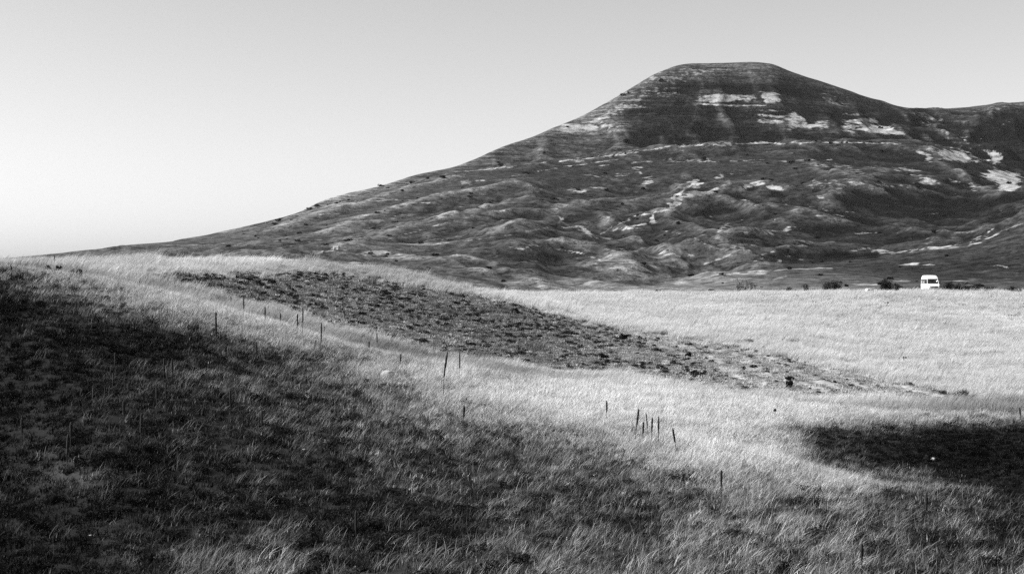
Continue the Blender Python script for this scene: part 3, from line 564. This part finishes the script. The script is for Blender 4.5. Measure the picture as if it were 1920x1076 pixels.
# dark tussocks and bushes
def plant(name, cat, label, px, py, wpx, hpx, group=None, n=520, blade=False, ymin=26, m=None, y=None):
    if y is None: x, y, z = place(px, py, ymin)
    else: x = (px - CX) / F * y; z = float(zlook(Z, np.array([float(px)]), np.array([float(y)]))[0])
    W, H = wpx / F * y, hpx / F * y
    t = thing(name, label, cat, (x, y, z - .03), group); H += (.12 if name == 'small_bush' else .10 if name == 'dark_tussock' else 0); lf = max(.05, y / F * 1.7)
    if blade:
        V, Fc, bv = blades(n, W * .28, H * .6, H * 1.2, lf * .8, .1, .9 * W / max(H, .01) * .35, 2); link('foliage', mesh_np('foliage', V, Fc, m or M_SHRUB, False, {'bv': bv}), t)
    else:
        V, Fc, bv = leafball(n, W * .5, H * .8, lf, 7); link('foliage', mesh_np('foliage', V, Fc, m or M_SHRUB, False, {'bv': bv}), t)
        vs, fs, k = [], [], 0
        for j in range(4):
            e = np.array([rng.uniform(-.4, .4) * W, rng.uniform(-.3, .3) * W, H * rng.uniform(.6, 1.1)]); a, b = tube([(0, 0, 0), e * .5 + [0, 0, .1 * H], e], [.02 * H + .01, .015 * H + .008, .006], 4)
            vs.append(a); fs += [tuple(i + k for i in f) for f in b]; k += len(a)
        link('stems', mesh_np('stems', np.concatenate(vs), fs, M_TWIG), t)
    return t
for a in [(910,560,34,12,'largest black cushion shrub on the brow of the dark hill'),(965,584,20,9,'dark cushion shrub just below the largest one on the hill brow'),(1130,672,25,13,'round black shrub at the right foot of the dark hill'),
 (1170,638,20,15,'ragged dark shrub on the right shoulder of the dark hill'),(1292,668,17,10,'black cushion at the middle of the stony terraces'),(1482,727,18,17,'tall black clump on the stony ground with another above it'),
 (1480,712,18,8,'flat black clump directly above a taller one on stony ground'),(1235,659,10,7,'small round black cushion at the left of the stony terraces')]:
    plant('cushion_shrub', 'shrub', a[4], *a[:4], group='dark cushion shrubs on the middle slopes')
for a in [(1577,683,24,12,'dark spiky grass tussock alone in the pale field'),(1805,746,28,16,'large blurred black tussock above the hollow at right'),(1405,646,20,11,'dark spiky rosette plant at the top of the stony ground')]:
    plant('dark_tussock', 'tussock', a[4], *a[:4], blade=True, n=200, group='dark spiky tussocks in the field')
for a in [(1268,651,9,4),(1303,663,7,5),(1325,673,8,4),(1334,678,9,5),(1303,693,13,7),(1392,693,14,7),(1413,689,14,7),(1362,714,8,5),(1388,728,22,8),(1405,736,16,8),(1336,733,14,6),(1433,733,10,5),(1460,683,7,4),(1473,685,6,5),(1518,730,12,5),
          (1200,634,8,5),(1210,640,7,4),(1233,636,9,4),(1195,664,9,4),(1252,668,7,4),(1284,700,6,3),(1223,722,8,4),(1257,716,10,5),(1317,640,5,3),(1336,640,4,3),(1565,717,6,4),(1588,712,5,3),(1614,720,6,3),(1660,735,8,3),(1700,742,9,3),(1180,650,12,6),
          (1226,650,9,5),(1205,700,11,4),(1172,690,10,4),(1740,742,7,3),(1480,672,4,3),(1440,668,5,3)]:
    plant('small_tuft', 'tuft', 'small dark tuft growing on the pale stony terraces', *a, group='small dark tufts in rows on the stony terraces', n=240)
for i, a in enumerate([(110,500,16,22,'round black bush right of the skyline stalk'),(92,500,13,19,'ragged dark bush left of the skyline stalk'),(147,505,16,17,'flat dark bush trailing right of the skyline stalk'),(135,510,11,15,'small dark bush under the flat trailing one at left'),
                       (25,490,22,19,'spreading dark bush at the far left skyline'),(62,545,7,5,'small dark spot of scrub in the pale upper left grass'),(185,518,7,4,'tiny dark bush alone in the pale upper left grass'),(232,520,9,5,'first small dark bush at the left tip of the dark hill')]):
    plant('small_bush', 'bush', a[4], *a[:4], group='small black bushes along the left skyline', n=420, y=71 if a[3] > 12 else None)
def bare_bush(px, wpx, hpx, y, label, nb=26, leafy=.0, pyb=None):
    x = (px - CX) / F * y; z = float(zlook(Z, np.array([float(px)]), np.array([float(y)]))[0]); W, H = wpx / F * y, hpx / F * y + .3
    t = thing('bush', label, 'bush', (x, y, z), 'dark bushes behind the far edge of the meadow'); vs, fs, k = [], [], 0; tips = []
    for j in range(nb):
        b = np.array([rng.uniform(-.3, .3) * W, rng.uniform(-.3, .3) * W * .6, 0]); e = b + [rng.uniform(-.45, .45) * W * .7, rng.uniform(-.2, .2) * W, H * rng.uniform(.45, 1.05)]
        mid = (b + e) / 2 + rng.normal(0, .08, 3) * H; a, f = tube([b, mid, e], [.05, .04, .02], 4); vs.append(a); fs += [tuple(i + k for i in q) for q in f]; k += len(a); tips += [e, mid]
    link('branches', mesh_np('branches', np.concatenate(vs), fs, M_TWIG), t)
    tips = np.array(tips); n = int(950 * (.4 + leafy)); c = tips[rng.integers(0, len(tips), n)] + rng.normal(0, .13 + .1*leafy, (n, 3)) * [1.2, 1.2, 1]
    c[:, 2] = np.abs(c[:, 2]); u = rng.normal(size=(n, 3)); u /= np.linalg.norm(u, axis=1)[:, None]; v = np.cross(u, rng.normal(size=(n, 3))); v /= np.linalg.norm(v, axis=1)[:, None]; s = .10
    V = np.stack([c - u*s, c + v*s*.5, c + u*s, c - v*s*.5], 1).reshape(-1, 3)
    link('foliage', mesh_np('foliage', V, np.arange(n*4).reshape(n, 4), M_SHRUB, False, {'bv': np.repeat(rng.uniform(.4, 1.5, n), 4)}), t)
bare_bush(1388, 26, 25, 266, 'spiky dark bush at the far field edge, largest left of the rest'); bare_bush(1410, 20, 18, 268, 'lower dark bush joined to the right of the spiky one')
bare_bush(1552, 16, 17, 258, 'left rounded half of the black twin bush beyond the field', 30, 1.); bare_bush(1568, 18, 21, 259, 'right and taller half of the black twin bush beyond the field', 34, 1.)
bare_bush(1511, 12, 14, 262, 'small sparse bush left of the black twin bush', 10); bare_bush(1480, 9, 10, 262, 'tiniest sparse twig bush at the far field edge', 6)
bare_bush(1657, 9, 22, 246, 'upright narrow bush with a round top left of the van', 14, .8); bare_bush(1666, 18, 16, 246, 'bushy dark clump between the white trough and the van', 22, .6); bare_bush(1680, 12, 14, 246, 'low ragged bush right of the dark clump before the van', 10)
bare_bush(1729, 7, 9, 251, 'dark little bush touching the left side of the van', 14, .6)
bare_bush(1778, 22, 17, 243, 'dense dark bush touching the right side of the van', 34, .9); bare_bush(1797, 22, 14, 243, 'second dark bush in the row right of the van', 26, .7); bare_bush(1813, 14, 17, 243, 'twiggy upright bush in the row right of the van', 16, .2)
bare_bush(1830, 20, 14, 243, 'fourth dark bush in the row right of the van', 22, .6); bare_bush(1856, 24, 9, 244, 'low flat bush near the end of the row right of the van', 18, .5); bare_bush(1900, 34, 10, 244, 'low wide dark bush at the right picture edge', 22, .5)
# shrubs dotted over the far hillsides
sb = []
for k in range(3):
    V, Fc, bv = leafball(90, 1.0, .9, .34, 4); sb.append(mesh_np('foliage', V, Fc, M_SHRUB, False, {'bv': bv}))
NAMED = [(1175,268,12,7,'round dark shrub where the bench meets the left foot of the cone'),(1320,300,9,6,'lone black shrub on the slope right below the pale bench'),(1240,153,9,5,'dark shrub high on the left shoulder of the flat topped hill'),
         (830,334,11,5,'dark shrub near the skyline on the long left ridge'),(802,336,6,4,'small shrub left of the dark one near the left ridge skyline'),(1558,270,7,4,'black shrub sitting on the bench below the cone'),
         (1353,515,7,4,'black dot of a shrub on the plain beyond the meadow'),(1480,505,9,5,'pointed shrub on the plain left of the dark bank'),(1752,438,6,7,'dark shrub standing above the pale track at right'),(1053,465,6,3,'tiny black shrub on the pale rounded spur')]
for px, py, wp, hp, lab in NAMED:
    x, y, z = place(px, py, 300); o = link('hillside_shrub', sb[rng.integers(0, 3)], None, (x, y, z - .1), label=lab, category='shrub', group='shrubs on the far hills')
    o.scale = (wp/F*y/1.5, wp/F*y/1.5, hp/F*y/.95); o.rotation_euler = (0, 0, rng.uniform(0, 6))
cnt = 0
while cnt < 260:
    px = rng.uniform(420, 1930); y = rng.uniform(330, 1750) if px > 900 else rng.uniform(500, 1200)
    z = float(zlook(Z, np.array([px]), np.array([y]))[0]); b = float(noise(np.array([px/60]), np.array([y/60]), 200)[0])
    if b < .05 and rng.uniform() < .75: continue
    if y > np.interp(px, [k[0] for k in SKYL], [k[1] for k in SKYL]) - 5: continue
    x = (px - CX) / F * y; o = link('hillside_shrub', sb[rng.integers(0, 3)], None, (x, y, z - .15), label='small dark shrub dotted on the far hillside', category='shrub', group='small shrubs scattered over the far hills')
    s = rng.uniform(.5, 1.7) * np.interp(y, [330, 800, 1500], [.45, 1, 1.4]); o.scale = (s * 1.3, s * 1.3, s); o.rotation_euler = (0, 0, rng.uniform(0, 6)); cnt += 1
# thistles standing in the field
for px, py, hd, lab in [(1492,562,3,'thistle heads under the sparse bush in the pale field, left group'),(1529,575,2,'thistle pair below the gap between the far bushes'),(1602,566,2,'lone thistle in the field right of the twin bush'),(1661,576,4,'thistle group in the field below the round topped bush'),
                        (1805,578,1,'single thistle head in the field right of the van'),(1697,682,3,'faint thistles deep in the pale field at right'),(1453,786,1,'single dark seed head in the near pale grass'),(1896,600,2,'tall thin thistle near the right edge of the field')]:
    x, y, z = place(px, py + 3); t = thing('thistle', lab, 'thistle', (x, y, z), 'thistles in the meadow'); k0 = y / F
    for j in range(hd):
        e = np.array([rng.uniform(-5, 5) * k0 * (hd > 1), 0, rng.uniform(5, 9) * k0 + .35]); V, Fc = tube([(0, 0, 0), e * .6, e], [.012, .010, .008], 4); link('stem', mesh_np('stem', V, Fc, M_STALK), t)
        V, Fc = tube([e - [0, 0, .06], e - [0, 0, .03], e + [0, 0, .04], e + [0, 0, .09]], [.02, .075, .08, .02], 7); link('flower_head', mesh_np('flower_head', V, Fc, M_STALK), t)

# ------------------------------------------------------------------ stones
def stone_mesh(s, flat=.5, seed=0):
    import bmesh
    bm = bmesh.new(); bmesh.ops.create_icosphere(bm, subdivisions=3, radius=1)
    P = np.array([v.co[:] for v in bm.verts]); d = 1 + .22 * fbm(P[:, 0] * 1.3 + seed, P[:, 1] * 1.3 + P[:, 2], 3, seed)
    for v, k in zip(bm.verts, d): v.co = Vector((v.co.x * k * s, v.co.y * k * s * .8, v.co.z * k * s * flat))
    me = bpy.data.meshes.new('stone'); bm.to_mesh(me); bm.free(); me.materials.append(M_STONE)
    me.polygons.foreach_set('use_smooth', np.ones(len(me.polygons), bool)); return me
for i, (px, py, wp, fl, lab) in enumerate([(727,711,27,.6,'rounded pale boulder half sunk in grass on the near slope'),(1750,864,8,.8,'small white stone in the black hollow'),(945,884,5,.6,'tiny pale stone on the near slope below centre'),
       (570,846,7,.4,'flat pale stone on the dark left slope'),(95,597,4,.8,'tiny white stone on the upper left dark slope'),(1178,607,6,.7,'pale stone where the dark hill meets the meadow'),(1297,631,4,.7,'small pale stone on the stony ground edge'),
       (170,1008,6,.4,'pale flat stone in the bottom left corner area'),(668,1067,7,.4,'pale stone at the bottom edge left of centre'),(1551,1060,5,.5,'pale stone at the bottom edge below the hollow'),(641,588,6,.8,'pale stone at the top left of the dark hill'),(1177,902,4,.6,'white pebble on the slope below the row of stalks')]):
    x, y, z = place(px, py); s = wp / F * y / 2
    link('stone', stone_mesh(s, fl, i + 3), None, (x, y, z + s * fl * .45 + (.12 if y < 80 and wp > 20 else .05 if y < 80 else 0)), label=lab, category='stone')
for px, py, wp, hp, lab in [(627,469,5,7,'left pale standing rock on the low left rise'),(635,468,4,9,'right taller pale standing rock on the low left rise'),(606,474,6,4,'low pale rock left of the standing pair')]:
    x, y, z = place(px, py, 300); k = y / F; o = link('standing_rock', stone_mesh(1, 1, int(px)), None, (x, y, z + hp*k*.4), label=lab, category='rock'); o.scale = (wp*k/2, wp*k/2.4, hp*k/1.8)

# ------------------------------------------------------------------ low pale trough with a dark opening
y = 245.; px = 1632; x = (px - CX) / F * y; z = float(zlook(Z, np.array([float(px)]), np.array([y]))[0])
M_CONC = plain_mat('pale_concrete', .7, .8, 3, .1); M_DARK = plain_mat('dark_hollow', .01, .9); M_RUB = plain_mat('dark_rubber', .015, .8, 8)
def box(c, s, bev=0):
    c, s = np.array(c, float), np.array(s, float) / 2
    V = np.array([[i, j, k] for i in (-1, 1) for j in (-1, 1) for k in (-1, 1)]) * s + c
    return V, [(0, 1, 3, 2), (4, 6, 7, 5), (0, 4, 5, 1), (2, 3, 7, 6), (0, 2, 6, 4), (1, 5, 7, 3)]
def joinb(parts):
    vs, fs, k = [], [], 0
    for v, f in parts: vs.append(v); fs += [tuple(i + k for i in q) for q in f]; k += len(v)
    return np.concatenate(vs), fs
t = thing('trough', 'low pale trough with a dark opening at the far field edge', 'trough', (x, y, z)); t.rotation_euler = (0, 0, R(8))
V, Fc = joinb([box((0, 0, .2), (1.5, .6, .4)), box((-.66, 0, .68), (.18, .6, .56)), box((.66, 0, .62), (.18, .6, .44)), box((0, .25, .66), (1.14, .1, .5)), box((0, 0, .98), (1.2, .62, .06))])
link('basin', mesh_np('basin', V, Fc, M_CONC), t)
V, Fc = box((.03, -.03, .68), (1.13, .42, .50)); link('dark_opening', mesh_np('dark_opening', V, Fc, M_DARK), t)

# ------------------------------------------------------------------ the van: x forward (front), y left, z up
M_WHITE = plain_mat('white_paint', .62, .35, 0, spec=.5); M_GLASS = plain_mat('tinted_glass', .006, .12, spec=.6); M_SGLASS = plain_mat('side_glass', .12, .3, spec=.6); M_GREY = plain_mat('grey_plastic', .02, .6)
M_CHR = plain_mat('lamp_glass', .3, .15, spec=.8)
van = thing('parked_van', 'white high roofed van parked behind the far edge of the meadow', 'van', (0, 0, 0))
# side profile: (x, z) outline, extruded across y with narrower upper part
prof = [(-2.7,.45),(-2.75,1.0),(-2.72,2.3),(-2.62,2.62),(-2.3,2.74),(.3,2.76),(.75,2.70),(1.05,2.55),(1.2,2.32),(1.28,2.18),(1.95,1.30),(2.55,1.12),(2.72,.98),(2.78,.72),(2.76,.40),(2.4,.34),(-2.5,.36)]
def half(x, z):
    w_ = 1.0
    if z > 1.25: w_ -= .13 * (z - 1.25) / 1.5 + .10 * max(0, (z - 2.45) / .3)
    if x > 2.2: w_ -= .16 * (x - 2.2) / .58
    return w_
nP = len(prof); V, Fc = [], []
ysl = [-1, -.93, -.6, 0, .6, .93, 1]
for s in ysl:
    e = 1 - .035 * (abs(s) > .99)
    for x_, z_ in prof:
        cx_, cz_ = 0., 1.5; V.append((cx_ + (x_ - cx_) * (1 - .012 * (abs(s) > .99)), half(x_, z_) * s, cz_ + (z_ - cz_) * (1 - .02 * (abs(s) > .99)) + (.05 * (1 - s*s) if z_ > 2.3 else 0)))
for i in range(len(ysl) - 1):
    for j in range(nP): a = i*nP + j; b = i*nP + (j+1) % nP; Fc.append((a, b, b + nP, a + nP))
Fc += [tuple(range(nP)), tuple(reversed(range((len(ysl)-1)*nP, len(ysl)*nP)))]
body = link('body', mesh_np('body', np.array(V), Fc, M_WHITE), van)
md = body.modifiers.new('bevel', 'BEVEL'); md.width = .04; md.segments = 2; md.limit_method = 'ANGLE'; md.angle_limit = R(25)
def quad_panel(name, pts, m, off, parent=van, th=.02):
    P = np.array(pts, float); n = np.cross(P[1]-P[0], P[2]-P[0]); n /= np.linalg.norm(n); n = n * (1 if n @ np.array(off) > 0 else -1)
    A = P + n * .02; B = P - n * .01; k = len(P); V = np.concatenate([A, B])
    f = [tuple(range(k)), tuple(reversed(range(k, 2*k)))] + [(i, (i+1) % k, k + (i+1) % k, k + i) for i in range(k)]
    return link(name, mesh_np(name, V, f, m), parent)
def slope_pt(t, yy): return (1.28 + (1.95-1.28) * t, yy, 2.18 + (1.30-2.18) * t)
quad_panel('windscreen', [slope_pt(.02, -.80), slope_pt(.02, .80), slope_pt(.93, .88), slope_pt(.93, -.88)], M_GLASS, (1, 0, 1))
for sd in (-1, 1):
    def sp(x_, z_): return (x_, sd * (half(x_, z_) + .005), z_)
    quad_panel('side_window', [sp(.55, 2.12), sp(1.12, 2.12), sp(1.62, 1.42), sp(.55, 1.38)], M_GLASS, (0, sd, 0))
    quad_panel('side_window', [sp(-.95, 2.12), sp(.38, 2.12), sp(.38, 1.38), sp(-.95, 1.38)], M_SGLASS, (0, sd, 0))
    quad_panel('side_window', [sp(-2.5, 2.12), sp(-1.1, 2.12), sp(-1.1, 1.38), sp(-2.5, 1.38)], M_SGLASS, (0, sd, 0))
    V, Fc = joinb([box((1.62, sd * 1.18, 1.62), (.12, .22, .40)), box((1.60, sd * 1.03, 1.48), (.06, .16, .06))]); link('mirror', mesh_np('mirror', V, Fc, M_GREY), van)
    V, Fc = box((2.66, sd * .76, .90), (.14, .26, .22)); link('headlight', mesh_np('headlight', V, Fc, M_CHR), van)
    for wx_ in (-1.75, 1.72):
        a = np.linspace(0, 2*math.pi, 20, endpoint=False); ring = []
        for yy, r_ in ((.80, .18), (.80, .33), (.86, .36), (.98, .36), (1.01, .33), (1.01, .2)): ring.append(np.stack([wx_ + r_*np.cos(a), np.full(20, sd*yy), .36 + r_*np.sin(a)], -1))
        V = np.concatenate(ring); Fc = [(i*20+j, i*20+(j+1) % 20, (i+1)*20+(j+1) % 20, (i+1)*20+j) for i in range(5) for j in range(20)]
        wh = link('wheel', mesh_np('wheel', V, Fc, M_RUB), van)
        V = np.concatenate([np.stack([wx_ + .2*np.cos(a), np.full(20, sd*.985), .36 + .2*np.sin(a)], -1), [[wx_, sd*1.0, .36]]]); link('rim', mesh_np('rim', V, [(j, (j+1) % 20, 20) for j in range(20)], M_CHR), wh)
V, Fc = joinb([box((2.74, 0, .48), (.14, 1.62, .22))]); link('bumper', mesh_np('bumper', V, Fc, M_GREY), van)
V, Fc = joinb([box((2.77, 0, .80), (.08, 1.24, .30))]); link('grille', mesh_np('grille', V, Fc, M_GREY), van)
y = 242.; px = 1751; x = (px - CX) / F * y; zb = float(zlook(Z, np.array([float(px)]), np.array([y]))[0])
van.location = (x, y + 2, -(547 - HY) / F * y); van.rotation_euler = (0, 0, R(-90 - 3.5))
print('van ground', zb, 'van z', van.location.z)

# ------------------------------------------------------------------ air
x0, x1 = XX.min() - 60, XX.max() + 60
V, Fc = box(((x0+x1)/2, (3360-120)/2, (260 - 80)/2 - 0), (x1 - x0, 3480, 340))
m, tr = mat('haze'); o = N(tr, 'OutputMaterial'); vol = N(tr, 'VolumePrincipled'); tr.links.new(vol.outputs[0], o.inputs['Volume'])
vol.inputs['Density'].default_value = HAZE; vol.inputs['Color'].default_value = (.9, .9, .9, 1); vol.inputs['Anisotropy'].default_value = .3
if HAZE: link('haze', mesh_np('haze', V, Fc, m), kind='stuff')
print('tris', sum(len(p.vertices) - 2 for p in []) , 'zmin', Z.min(), 'zmax', Z.max())
